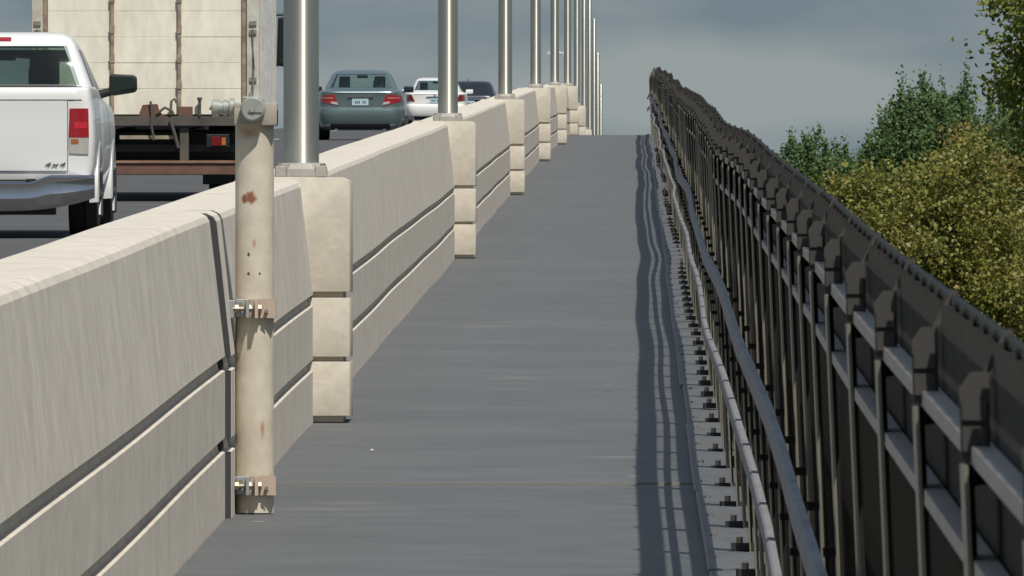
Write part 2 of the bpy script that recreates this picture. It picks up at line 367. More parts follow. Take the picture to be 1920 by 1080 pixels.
def pedestal(yc, first):
    f, b = -1.275, -1.805; m = MB()
    secs = [(.028, .27), (.292, .555), (.582, 1.03)]
    y0, y1 = yc-.36, yc+.36
    for (z0, z1) in secs:
        top = z1 > 1
        if top:
            m.sweep([(b+.002,z0),(f,z0),(f,z1+.03),(f-.008,z1+.052),(f-.03,1.092),(b+.04,1.095),(b+.002,1.065)], [(y0,0,PZ(yc)),(y1,0,PZ(yc))])
        else: m.box(b+.05, f, y0, y1, z0+PZ(yc), z1+PZ(yc))
    m.box(b+.06, f-.03, y0+.03, y1-.03, .0+PZ(yc), .6+PZ(yc))
    return kid(m.build('pedestal', CONC2, smooth=25, bevel=.003), wf)
for i, yk in enumerate(PYS): pedestal(yk, i)

# ------------------------------------------------------------------ metal poles
names = ['nearest', 'second', 'third', 'fourth', 'fifth', 'sixth', 'seventh', 'eighth', 'ninth', 'tenth', 'eleventh', 'farthest']
extra = ['thick brushed metal pole beside the white capped pipe', 'brushed metal pole with a dark scuff, right of the white car', 'slim metal pole right of the dark car',
         'slim metal pole on the fourth pedestal', 'slim metal pole on the fifth pedestal, right of the far lamp head', 'thin metal pole on the last tall pedestal before the crest',
         'thin metal pole rising behind the sixth pedestal', 'thin metal pole on the low pedestal at the crest', 'thin metal pole just right of the last visible pedestal',
         'very thin metal pole beyond the crest, second right of the last pedestal', 'very thin metal pole beyond the crest with its top in view', 'shortest looking metal pole, farthest beyond the crest']
POLEMESH = {}
for i, yk in enumerate(PYS):
    z0 = PZ(yk)+1.095
    p = empty('metal_pole', (-1.50, yk, z0), extra[i], 'pole', 'brushed metal poles along the parapet')
    if not POLEMESH:
        m = MB(); m.tube([(0,0,.03),(0,0,.6),(0,0,2.5),(0,0,5.55),(0,0,5.6)], [.080,.0795,.076,.070,.03], 40); a = m.build('shaft', ALU, p, smooth=40)
        m = MB()
        # cast base: low octagonal skirt with four bolted ears
        pts = lambda r, z: [(r*(1 if abs(c) > .5 else .62)*c, r*s_, z) for c, s_ in []]
        def octo(r, c, z): return [(r,-c,z),(r,c,z),(c,r,z),(-c,r,z),(-r,c,z),(-r,-c,z),(-c,-r,z),(c,-r,z)]
        ls = [octo(.119,.060,.0), octo(.117,.058,.036), octo(.108,.046,.058), octo(.084,.040,.064)]
        vs = [q for l_ in ls for q in l_]; fs = [tuple(range(7,-1,-1)), tuple(range(24,32))]
        for a_ in range(3):
            for k in range(8):
                fs.append((a_*8+k, a_*8+(k+1) % 8, a_*8+8+(k+1) % 8, a_*8+8+k))
        m.add(vs, fs)
        for sx in (-1, 1):
            for sy in (-1, 1): m.box(sx*.09-.024, sx*.09+.024, sy*.09-.024, sy*.09+.024, .001, .050)
        b = m.build('base', CASTALU, p, bevel=.003)
        POLEMESH = dict(a=a, b=b)
        for bx in (-1, 1):
            for by in (-1, 1):
                m = MB(); m.tube([(bx*.098,by*.102,.045),(bx*.098,by*.102,.062)], .011, 6); POLEMESH['c%d%d' % (bx, by)] = m.build('anchor_bolt', BOLT, p)
    else:
        for k in POLEMESH:
            o = POLEMESH[k].copy(); COL.objects.link(o); o.parent = p
        
# ------------------------------------------------------------------ capped standpipe clamped to the parapet
YP, XP = 53.75, -1.372
sp = empty('standpipe', (XP, YP, PZ(YP)), 'rust stained off white vertical pipe with a valve head, clamped to the parapet', 'pipe')
m = MB(); m.tube([(0,0,.0),(0,0,.5),(0,0,1.0),(0,0,1.395)], .0695, 40); m.build('pipe_body', PIPE, sp, smooth=40)
m = MB(); m.box(-.073,.083,-.078,.07,1.393,1.455); m.box(.018,.083,-.082,.07,1.393,1.475); m.box(-.073,-.03,-.074,.07,1.44,1.475)
hd = m.build('valve_head', mat('valve_head_paint', (.36,.32,.26), .6, var=(.27,.25,.22), vscale=12), sp, bevel=.006, smooth=30)
m = MB(); m.tube([(-.004,-.05,1.452),(-.004,-.135,1.452),(-.004,-.142,1.452)], [.045,.045,.038], 28); m.tube([(-.004,-.140,1.452),(-.004,-.15,1.452)], .012, 6)
m.box(-.02, .03, -.147, -.14, 1.440, 1.446)
m.build('outlet_cap', VALVE, hd, smooth=40)
m = MB(); m.tube([(-.07,-.01,1.458),(-.155,-.01,1.458)], .024, 20)
for (a, b_, r) in ((-.152,-.128,.031), (-.112,-.098,.029), (-.09,-.072,.034)): m.tube([(a,-.01,1.458),(b_,-.01,1.458)], r, 20)
m.tube([(-.150,-.012,1.458),(-.163,-.012,1.458)], .009, 6)
m.build('side_outlet', VALVE, hd, smooth=40)
m = MB(); m.tube([(-.015,0,1.46),(-.015,0,1.512)], .006, 8); m.tube([(.03,0,1.46),(.03,0,1.487)], .008, 8); m.tube([(-.04,0,1.494),(.02,0,1.494)], .005, 8)
m.build('handle', VALVE, hd, smooth=40)
for zc in (.098, .735):
    m = MB(); m.tube([(0,0,zc-.034),(0,0,zc+.034)], .0755, 36); m.box(.004,.016,-.135,-.07,zc-.034,zc+.034); m.box(.016,.078,-.083,-.02,zc-.034,zc+.034)
    cl = m.build('pipe_clamp', CLAMP, sp, smooth=40)
    m = MB(); m.box(-.028,-.016,-.135,-.068,zc-.034,zc+.034); m.box(-.064,-.028,-.086,-.03,zc-.03,zc+.034); m.box(-.108,-.066,-.064,.0,zc-.034,zc+.03); m.box(-.10,-.07,-.03,.02,zc-.02,zc+.02)
    m.build('clamp_bracket', GALV, cl, bevel=.002)
    m = MB()
    m.tube([(-.075,-.105,zc),(.024,-.105,zc)], .008, 8)
    for xx in (-.06, -.014, .022): m.tube([(xx-.008,-.105,zc),(xx+.006,-.105,zc)], .016, 6)
    m.tube([(-.05,-.084,zc+.012),(-.05,-.105,zc+.012)], .012, 6); m.tube([(.045,-.08,zc-.008),(.045,-.105,zc-.008)], .007, 8); m.tube([(.045,-.1,zc-.008),(.055,-.1,zc-.018)], .004, 6)
    m.build('clamp_bolt', BOLT, cl)

# ------------------------------------------------------------------ fence
YF0, YF1, PB = 7.6, 333.5, 2.44
fe = empty('fence', (.34, YF0, PZ(YF0)), 'long dark metal picket fence with two handrails along the right walkway edge', 'fence')
posts = []; q = YF0
while q <= YF1: posts.append(q); q += PB
def lean(m, local=False):     # the fence leans in a little towards the walkway
    m.v = [(x+.055*(1-min(1., max(0., (z-(0 if local else PZ(y)))/1.3))), y, z) for x, y, z in m.v]
def fkid(o): return kid(o, fe)
def fr(a, b, st, k=1.0): return [(y, jx(y)*k, PZ(y)+jz(y)*k) for y in ys(a, b, st)]
# picket panel: slim bars, doubled in the top band
m = MB(); tb = MB()
y = YF0; i = 0
while y < YF1:
    a, b, z0 = .366+jx(y), .005, PZ(y)+jz(y)
    tp = 1.385 + .004*math.sin(i*1.7)
    m.box(a-b, a+b, y-b, y+b, z0+.03, z0+tp)
    for k in (0, 1, 2, 3):
        yy = y+.015+.03*k; tb.box(a-.016, a-.008, yy-.006, yy+.006, z0+1.16, z0+tp-.004)
    y += .12; i += 1
m.sweep([(.362,1.380),(.371,1.380),(.371,1.390),(.362,1.390)], fr(YF0, YF1, 1.22))
lean(m); lean(tb); fkid(m.build('picket_panel', FENCE)); fkid(tb.build('top_band', FBAND))
m = MB(); m.sweep([(.376,.63),(.380,.63),(.380,.88),(.376,.88)], fr(YF0, YF1, 1.22)); lean(m); fkid(m.build('lower_screen', FENCE))
m = MB(); m.sweep([(.374,1.16),(.377,1.16),(.377,1.378),(.374,1.378)], fr(YF0, YF1, 1.22)); lean(m); fkid(m.build('added_shade_screen', FBAND))  # solid sheet added behind the bars to keep sun off the post caps
m = MB(); m.sweep([(.328,1.262),(.352,1.262),(.352,1.280),(.328,1.280)], fr(YF0, YF1, 1.22)); fkid(m.build('top_rail', FRAIL))
m = MB(); m.sweep([(.328,1.152),(.352,1.152),(.352,1.170),(.328,1.170)], fr(YF0, YF1, 1.22)); fkid(m.build('middle_rail', FRAIL))
def hr(x, z):
    def fh(y): return (y, jx(y)*1.1+.006*math.sin(y/4.3+z*30), PZ(y)+jz(y)*.8+.006*math.sin(y/5.1+z*20))
    m = MB(); m.sweep([(x-.012,z-.025),(x+.006,z-.025),(x+.006,z+.023),(x-.008,z+.023),(x-.013,z+.018),(x-.013,z-.022)], [fh(y) for y in ys(YF0, YF1, 3.66)])
    fkid(m.build('handrail', HRAIL, smooth=8))
hr(.285, .600); hr(.285, .865)
def postmesh(m, dx=0, dy=0, dz=0):
    m.sweep([(.321,.012),(.321,1.262),(.365,1.262),(.365,1.245),(.329,1.24),(.329,.012)], [(dy-.005, dx, dz), (dy+.005, dx, dz)])
    m.box(dx+.321, dx+.345, dy-.004, dy+.004, dz+.10, dz+.14)
    for z in (.60, .84): m.box(dx+.295, dx+.318, dy-.012, dy+.012, dz+z-.012, dz+z+.004)
def capmesh(m, dx=0, dy=0, dz=0):
    m.sweep([(.3165,1.264),(.3165,1.338),(.328,1.354),(.346,1.354),(.346,1.264)], [(dy-.012, dx, dz), (dy+.012, dx, dz)]); m.sweep([(.340,1.354),(.362,1.397),(.370,1.397),(.370,1.388),(.347,1.354)], [(dy-.004, dx, dz), (dy+.004, dx, dz)])
    m.box(dx+.3185, dx+.343, dy-.018, dy-.0121, dz+1.275, dz+1.300); m.box(dx+.3185, dx+.343, dy-.018, dy-.0121, dz+1.306, dz+1.326)
def flangemesh(m, dx=0, dy=0, dz=0):
    m.sweep([(.3160,.0),(.3205,.0),(.3205,1.262),(.3160,1.262)], [(dy-.14, dx, dz), (dy+.06, dx, dz)])
def basemesh(m, dx=0, dy=0, dz=0):
    m.box(dx+.310, dx+.44, dy-.05, dy+.05, dz+.014, dz+.038)
def boltmesh(m, yy, dx=0, dy=0, dz=0):
    m.tube([(dx+.338,dy+yy,dz+.03),(dx+.338,dy+yy,dz+.058)], .011, 6)
pm = MB(); postmesh(pm); lean(pm, True); P0 = pm.build('post', FWEB, fe)
cm_ = MB(); capmesh(cm_); lean(cm_, True); K0 = cm_.build('post_cap', FCAP, P0)
fm_ = MB(); flangemesh(fm_); lean(fm_, True); F0 = fm_.build('flange', FPOST, P0)
bm_ = MB(); basemesh(bm_); B0 = bm_.build('base_plate', BRACK, P0)
bl_ = MB(); boltmesh(bl_, -.03); L0 = bl_.build('anchor_bolt', BOLT, P0)
bl_ = MB(); boltmesh(bl_, .03); L1 = bl_.build('anchor_bolt', BOLT, P0)
for i, y in enumerate(posts[:100]):
    if i == 0: p_ = P0
    else:
        p_ = P0.copy(); COL.objects.link(p_); p_.parent = fe
        for src in (K0, F0, B0, L0, L1):
            o = src.copy(); COL.objects.link(o); o.parent = p_
    p_.location = Vector((jx(y), y, PZ(y)+jz(y))) - fe.location
m = MB()
for y in posts[100:]:
    postmesh(m, jx(y), y, PZ(y)+jz(y)); flangemesh(m, jx(y), y, PZ(y)+jz(y)); capmesh(m, jx(y), y, PZ(y)+jz(y)); basemesh(m, jx(y), y, PZ(y)+jz(y))
lean(m)
o = fkid(m.build('post', FPOST)); o['kind'] = 'stuff'

# ------------------------------------------------------------------ vehicles
def spow(a, e): return math.copysign(abs(a)**e, a)
class Stack:
    """body as a pile of horizontal superellipse slices: rows of (z, halfwidth, rear y, front y, exponent)"""
    def __init__(s, rows, extra=()):
        s.rows = sorted(rows, key=lambda r: r[0])
        for z in extra: s.rows = sorted(s.rows+[(z, *s.at(z))], key=lambda r: r[0])
    def at(s, z):
        r = s.rows
        if z <= r[0][0]: return r[0][1:]
        for a, b in zip(r, r[1:]):
            if a[0] <= z <= b[0]:
                t = (z-a[0])/max(1e-6, b[0]-a[0]); return tuple(a[i]+(b[i]-a[i])*t for i in range(1, 5))
        return r[-1][1:]
    def rear(s, x, z):
        w_, yr, yf, n = s.at(z); L = (yf-yr)/2; q = max(0., 1-min(1, abs(x)/w_)**n)
        return (yr+yf)/2 - L*q**(1/n)
    def front(s, x, z):
        w_, yr, yf, n = s.at(z); L = (yf-yr)/2; q = max(0., 1-min(1, abs(x)/w_)**n)
        return (yr+yf)/2 + L*q**(1/n)
    def side(s, y, z):
        w_, yr, yf, n = s.at(z); L = (yf-yr)/2; q = max(0., 1-min(1, abs(y-(yr+yf)/2)/L)**n)
        return w_*q**(1/n)
    def body(s, name, mt, par, n=112, cuts=()):
        m = MB(); vs = []; fs = []
        for (z, w_, yr, yf, e) in s.rows:
            L = (yf-yr)/2; yc = (yr+yf)/2
            for k in range(n):
                t = 2*math.pi*(k+.5)/n
                vs.append((w_*spow(math.cos(t), 2/e), yc+L*spow(math.sin(t), 2/e), z))
        for i in range(len(s.rows)-1):
            for k in range(n):
                a, b = i*n+k, i*n+(k+1) % n; fs.append((a, b, b+n, a+n))
        fs.append(tuple(range(n-1, -1, -1))); fs.append(tuple((len(s.rows)-1)*n+k for k in range(n)))
        def inside(f):
            for (z0, z1, ratio, sg) in cuts:
                ok = True
                for i in f:
                    x, y, z = vs[i]
                    if not (z0-1e-4 <= z <= z1+1e-4) or abs(x) > ratio*s.at(z)[0]: ok = False; break
                    w_, yr, yf, e = s.at(z)
                    if (y-(yr+yf)/2)*sg < 0: ok = False; break
                if ok: return True
            return False
        fs = [f for f in fs if not inside(f)]
        m.add(vs, fs); return m.build(name, mt, par, smooth=28)
    def rpatch(s, quad, name, mt, par, off=.006, thick=.03, nx=12, nz=8, f=None):
        """panel laid on the rear: quad = four (x,z) corners: bottom-left, bottom-right, top-right, top-left"""
        f = f or s.rear; sg = -1 if f == s.rear else 1
        m = MB(); A, B, Cc, D = quad; front = []; back = []
        for j in range(nz+1):
            v = j/nz
            for i in range(nx+1):
                u = i/nx
                x = (A[0]*(1-u)+B[0]*u)*(1-v)+(D[0]*(1-u)+Cc[0]*u)*v; z = (A[1]*(1-u)+B[1]*u)*(1-v)+(D[1]*(1-u)+Cc[1]*u)*v
                y = f(x, z); front.append((x, y+sg*off, z)); back.append((x, y-sg*thick, z))
        n1 = nx+1; k = len(front); fs = []
        for j in range(nz):
            for i in range(nx):
                a = j*n1+i; fs.append((a, a+1, a+1+n1, a+n1)); fs.append((k+a, k+a+n1, k+a+1+n1, k+a+1))
        ring = [i for i in range(n1)] + [j*n1+nx for j in range(1, nz+1)] + [nz*n1+i for i in range(nx-1, -1, -1)] + [j*n1 for j in range(nz-1, 0, -1)]
        for a, b in zip(ring, ring[1:]+ring[:1]): fs.append((a, b, k+b, k+a))
        m.add(front+back, fs); return m.build(name, mt, par, smooth=50)
    def spatch(s, quad, sx, name, mt, par, off=.006, nx=14, nz=6):
        m = MB(); A, B, Cc, D = quad; front = []; back = []
        for j in range(nz+1):
            v = j/nz
            for i in range(nx+1):
                u = i/nx
                y = (A[0]*(1-u)+B[0]*u)*(1-v)+(D[0]*(1-u)+Cc[0]*u)*v; z = (A[1]*(1-u)+B[1]*u)*(1-v)+(D[1]*(1-u)+Cc[1]*u)*v
                x = s.side(y, z); front.append((sx*(x+off), y, z)); back.append((sx*(x-.03), y, z))
        n1 = nx+1; k = len(front); fs = []
        for j in range(nz):
            for i in range(nx):
                a = j*n1+i; fs.append((a, a+1, a+1+n1, a+n1)); fs.append((k+a, k+a+n1, k+a+1+n1, k+a+1))
        ring = [i for i in range(n1)] + [j*n1+nx for j in range(1, nz+1)] + [nz*n1+i for i in range(nx-1, -1, -1)] + [j*n1 for j in range(nz-1, 0, -1)]
        for a, b in zip(ring, ring[1:]+ring[:1]): fs.append((a, b, k+b, k+a))
        m.add(front+back, fs); return m.build(name, mt, par, smooth=50)
def wheel(par, x, y, r, wd, sx):
    m = MB(); a = x-wd*sx
    prof = [(a, r*.93), (a+.02*sx, r), (x-.02*sx, r), (x, r*.94), (x+.002*sx, r*.66)]
    m.tube([(px, y, r) for px, _ in prof], [pr for _, pr in prof], 36)
    w_ = m.build('wheel', RUBBER, par, smooth=40)
    m = MB(); m.tube([(x-.03*sx, y, r), (x+.004*sx, y, r)], r*.64, 28)
    for k in range(6):
        t = k*math.pi/3; m.tube([(x+.006*sx, y, r), (x+.006*sx, y+math.cos(t)*r*.6, r+math.sin(t)*r*.6)], .03, 6)
    m.build('rim', RIM, w_, smooth=40)
def arch(par, sx, x, y, r, z, col, mt_dark=BLACK):
    m = MB(); m.tube([(x-.10*sx, y, z), (x+.004*sx, y, z)], r, 36); m.build('wheel_arch', mt_dark, par, smooth=40)
    if col:
        m = MB(); vs = []; fs = []; n = 24
        for k in range(n+1):
            t = R(-12+204*k/n)
            for (rr, xx) in ((r+.07, x-.06*sx), (r+.055, x+.016*sx), (r+.0, x+.028*sx), (r-.012, x+.01*sx), (r-.012, x-.06*sx)):
                vs.append((xx, y+rr*math.cos(t), z+rr*math.sin(t)))
        for k in range(n):
            for j in range(5): fs.append((k*5+j, k*5+(j+1) % 5, k*5+5+(j+1) % 5, k*5+5+j))
        m.add(vs, fs); m.build('fender_flare', col, par, smooth=50)
def plate(par, st, x0, x1, z0, z1):
    pl = st.rpatch([(x0,z0),(x1,z0),(x1,z1),(x0,z1)], 'licence_plate', PLATE, par, off=.014, nx=2, nz=2)
    m = MB(); y = st.rear((x0+x1)/2, (z0+z1)/2)-.02; wd = x1-x0
    for k in range(6):
        if k == 3: continue
        cx = x0+wd*(.2+.12*k); m.box(cx-.012, cx+.012, y, y+.004, z0+.035, z0+.09)
    m.build('plate_marks', PMARK, pl)

def sedan(X, Y, label, paint, lights, glass, kind):
    root = empty(kind, (X, Y, RZ(Y)+.005), label, 'car', None, slope(RZ, Y+2))
    n = 8
    rows = [(.20,.78,.16,4.55,n),(.27,.86,.07,4.70,n),(.40,.905,.01,4.78,n),(.52,.915,.0,4.8,n),(.60,.915,.0,4.8,n),(.645,.912,.015,4.79,n),(.67,.91,.055,4.78,n),(.69,.907,.075,4.77,n),
            (.80,.905,.08,4.72,n),(.92,.897,.075,4.6,n),(.985,.885,.07,4.4,n),(1.01,.87,.085,4.2,n),(1.025,.85,.12,4.0,n),(1.04,.80,.38,3.75,7),(1.055,.765,.56,3.6,6),
            (1.09,.745,.64,3.48,6),(1.20,.69,.87,3.2,6),(1.32,.632,1.12,2.92,6),(1.39,.59,1.30,2.7,6),(1.43,.55,1.46,2.55,5.5),(1.455,.48,1.62,2.4,5),(1.465,.36,1.8,2.2,4)]
    st = Stack(rows, (1.375, 1.36)); b = st.body('body', paint, root, cuts=((1.09,1.375,.86,-1), (1.09,1.36,.86,1)))
    st.rpatch([(-.66,1.083),(.66,1.083),(.532,1.380),(-.532,1.380)], 'rear_window', WINDOW, root, thick=.004)
    st.rpatch([(-.66,1.083),(.66,1.083),(.54,1.366),(-.54,1.366)], 'windshield', WINDOW, root, f=st.front, thick=.004)
    for x, y, zt in ((-.36, 1.42, 1.24), (.36, 1.42, 1.24), (-.37, 2.35, 1.33), (.37, 2.35, 1.33)):
        m = MB(); m.box(x-.115, x+.115, y, y+.08, 1.07, zt); m.build('headrest', SEAT, root, bevel=.025, smooth=40)
    m = MB(); m.box(-.70, .70, .78, 1.5, 1.0, 1.075); m.build('rear_shelf', SEAT, root)
    m = MB(); m.box(-.11, .11, 2.6, 2.64, 1.29, 1.355); m.build('interior_mirror', SEAT, root)
    m = MB(); m.box(-.68, .68, 1.4, 3.4, .98, 1.03); m.build('cabin_floor', SEAT, root)
    for sx in (-1, 1):
        st.spatch([(1.15,1.08),(3.0,1.08),(2.65,1.37),(1.50,1.37)], sx, 'side_window', GLASSD, root)
        if kind == 'sedan_car':
            t = st.rpatch([(sx*.45,.72),(sx*.87,.80),(sx*.86,.925),(sx*.54,.945)], 'tail_light', lights, root, off=.012)
            st.rpatch([(sx*.46,.73),(sx*.60,.76),(sx*.62,.80),(sx*.49,.79)], 'reverse_lens', CLEAR, t, off=.014, nx=4, nz=3)
            st.rpatch([(sx*.56,.865),(sx*.84,.875),(sx*.84,.885),(sx*.57,.88)], 'lens_strip', CLEAR, t, off=.015, nx=8, nz=1)
        else:
            st.rpatch([(sx*.60,.76),(sx*.885,.78),(sx*.865,.96),(sx*.70,.965)], 'tail_light', lights, root, off=.012)
        m = MB(); m.box(min(sx*.86, sx*1.04), max(sx*.86, sx*1.07), 3.02, 3.14, .99, 1.12); m.build('side_mirror', BLACKP if kind == 'sedan_car' else paint, root, bevel=.02, smooth=30)
        for y in (1.0, 3.8):
            arch(root, sx, .90*sx, y, .35, .335, None); wheel(root, .915*sx, y, .33, .2, sx)
        st.rpatch([(sx*.62,.30),(sx*.74,.30),(sx*.74,.325),(sx*.62,.325)], 'reflector', RED if kind != 'sedan_car' else CLEAR, root, nx=3, nz=1)
    # deck lid seam, chrome bar, third lamp, plate recess
    st.rpatch([(-.62,.967),(.62,.967),(.62,.975),(-.62,.975)], 'lid_seam', BLACK, root, off=.003, nx=20, nz=1)
    st.rpatch([(-.60,.688),(.60,.688),(.60,.694),(-.60,.694)], 'bumper_seam', BLACK, root, off=.003, nx=20, nz=1)
    c = st.rpatch([(-.27,.885),(.27,.885),(.26,.91),(-.26,.91)], 'chrome_bar', CHROME, root, off=.03, nx=8, nz=2)
    st.rpatch([(-.29,.73),(.29,.73),(.28,.885),(-.28,.885)], 'plate_recess', BLACKP if kind == 'sedan_car' and False else paint, root, off=.004, nx=6, nz=2)
    plate(root, st, -.17, .17, .725, .872)
    m = MB(); m.tube([(-.02, st.rear(0,.94)-.012, .94), (-.02, st.rear(0,.94)+.01, .94)], .028, 16); m.build('round_emblem', CHROME, root)
    st.rpatch([(-.7,.22),(.7,.22),(.74,.33),(-.74,.33)], 'lower_valance', BLACK, root, off=.006)
    for ex in (-.5, .5):
        m = MB(); m.tube([(ex,.12,.23),(ex,.5,.23)], .035, 14); m.build('exhaust_pipe', CHROME, root)
    if kind == 'estate_car':
        pass
    if kind != 'sedan_car':
        m = MB(); m.tube([(.12,2.0,1.45),(.12,1.9,1.53)], [.02,.008], 8); m.build('roof_antenna', BLACK, root)
    return root, st
sedan(-5.74, 28000/90., 'grey green sedan driving away between the first and second poles', SILVER, RED, GLASS, 'sedan_car')
sedan(-5.87, 28000/64., 'white sedan driving away, partly behind the second pole', WHITE, REDD, GLASS, 'white_sedan')
# dark sport utility wagon
def suv(X, Y, label):
    root = empty('suv_car', (X, Y, RZ(Y)+.005), label, 'car', None, slope(RZ, Y+2)); n = 8
    rows = [(.25,.80,.12,4.5,n),(.4,.9,.02,4.6,n),(.62,.925,.0,4.65,n),(.70,.925,.03,4.65,n),(.74,.92,.06,4.6,n),(1.0,.915,.08,4.5,n),(1.08,.90,.1,3.9,n),(1.12,.87,.13,3.6,n),(1.45,.76,.42,2.9,n),(1.56,.70,.55,2.6,n),(1.61,.62,.7,2.4,6),(1.63,.45,1.0,2.1,5)]
    st = Stack(rows); st.body('body', BLACKP, root)
    st.rpatch([(-.78,1.13),(.78,1.13),(.66,1.5),(-.66,1.5)], 'rear_window', GLASSD, root)
    st.rpatch([(-.76,1.13),(.76,1.13),(.66,1.5),(-.66,1.5)], 'windshield', GLASSD, root, f=st.front)
    for sx in (-1, 1):
        st.spatch([(.7,1.13),(3.2,1.13),(2.7,1.5),(.9,1.5)], sx, 'side_window', GLASSD, root)
        st.rpatch([(sx*.66,.86),(sx*.90,.86),(sx*.88,1.08),(sx*.70,1.06)], 'tail_light', RED, root, off=.012)
        m = MB(); m.box(min(sx*.88, sx*1.08), max(sx*.88, sx*1.08), 3.0, 3.12, 1.08, 1.2); m.build('side_mirror', BLACKP, root, bevel=.02, smooth=30)
        for y in (.95, 3.65): arch(root, sx, .905*sx, y, .38, .36, None); wheel(root, .92*sx, y, .355, .21, sx)
    st.rpatch([(-.45,.98),(.45,.98),(.45,1.02),(-.45,1.02)], 'chrome_bar', CHROME, root, off=.03, nx=8, nz=2)
    st.rpatch([(-.8,.69),(.8,.69),(.8,.72),(-.8,.72)], 'bumper_step', CHROME, root, off=.02, nx=20, nz=2)
    plate(root, st, -.16, .15, .80, .94)
    m = MB(); m.tube([(-.1,1.0,1.6),(-.1,.92,1.70)], [.02,.006], 8); m.build('roof_antenna', BLACK, root)
suv(-5.68, 28000/54.6, 'dark wagon driving away ahead of the white car, between second and third poles')

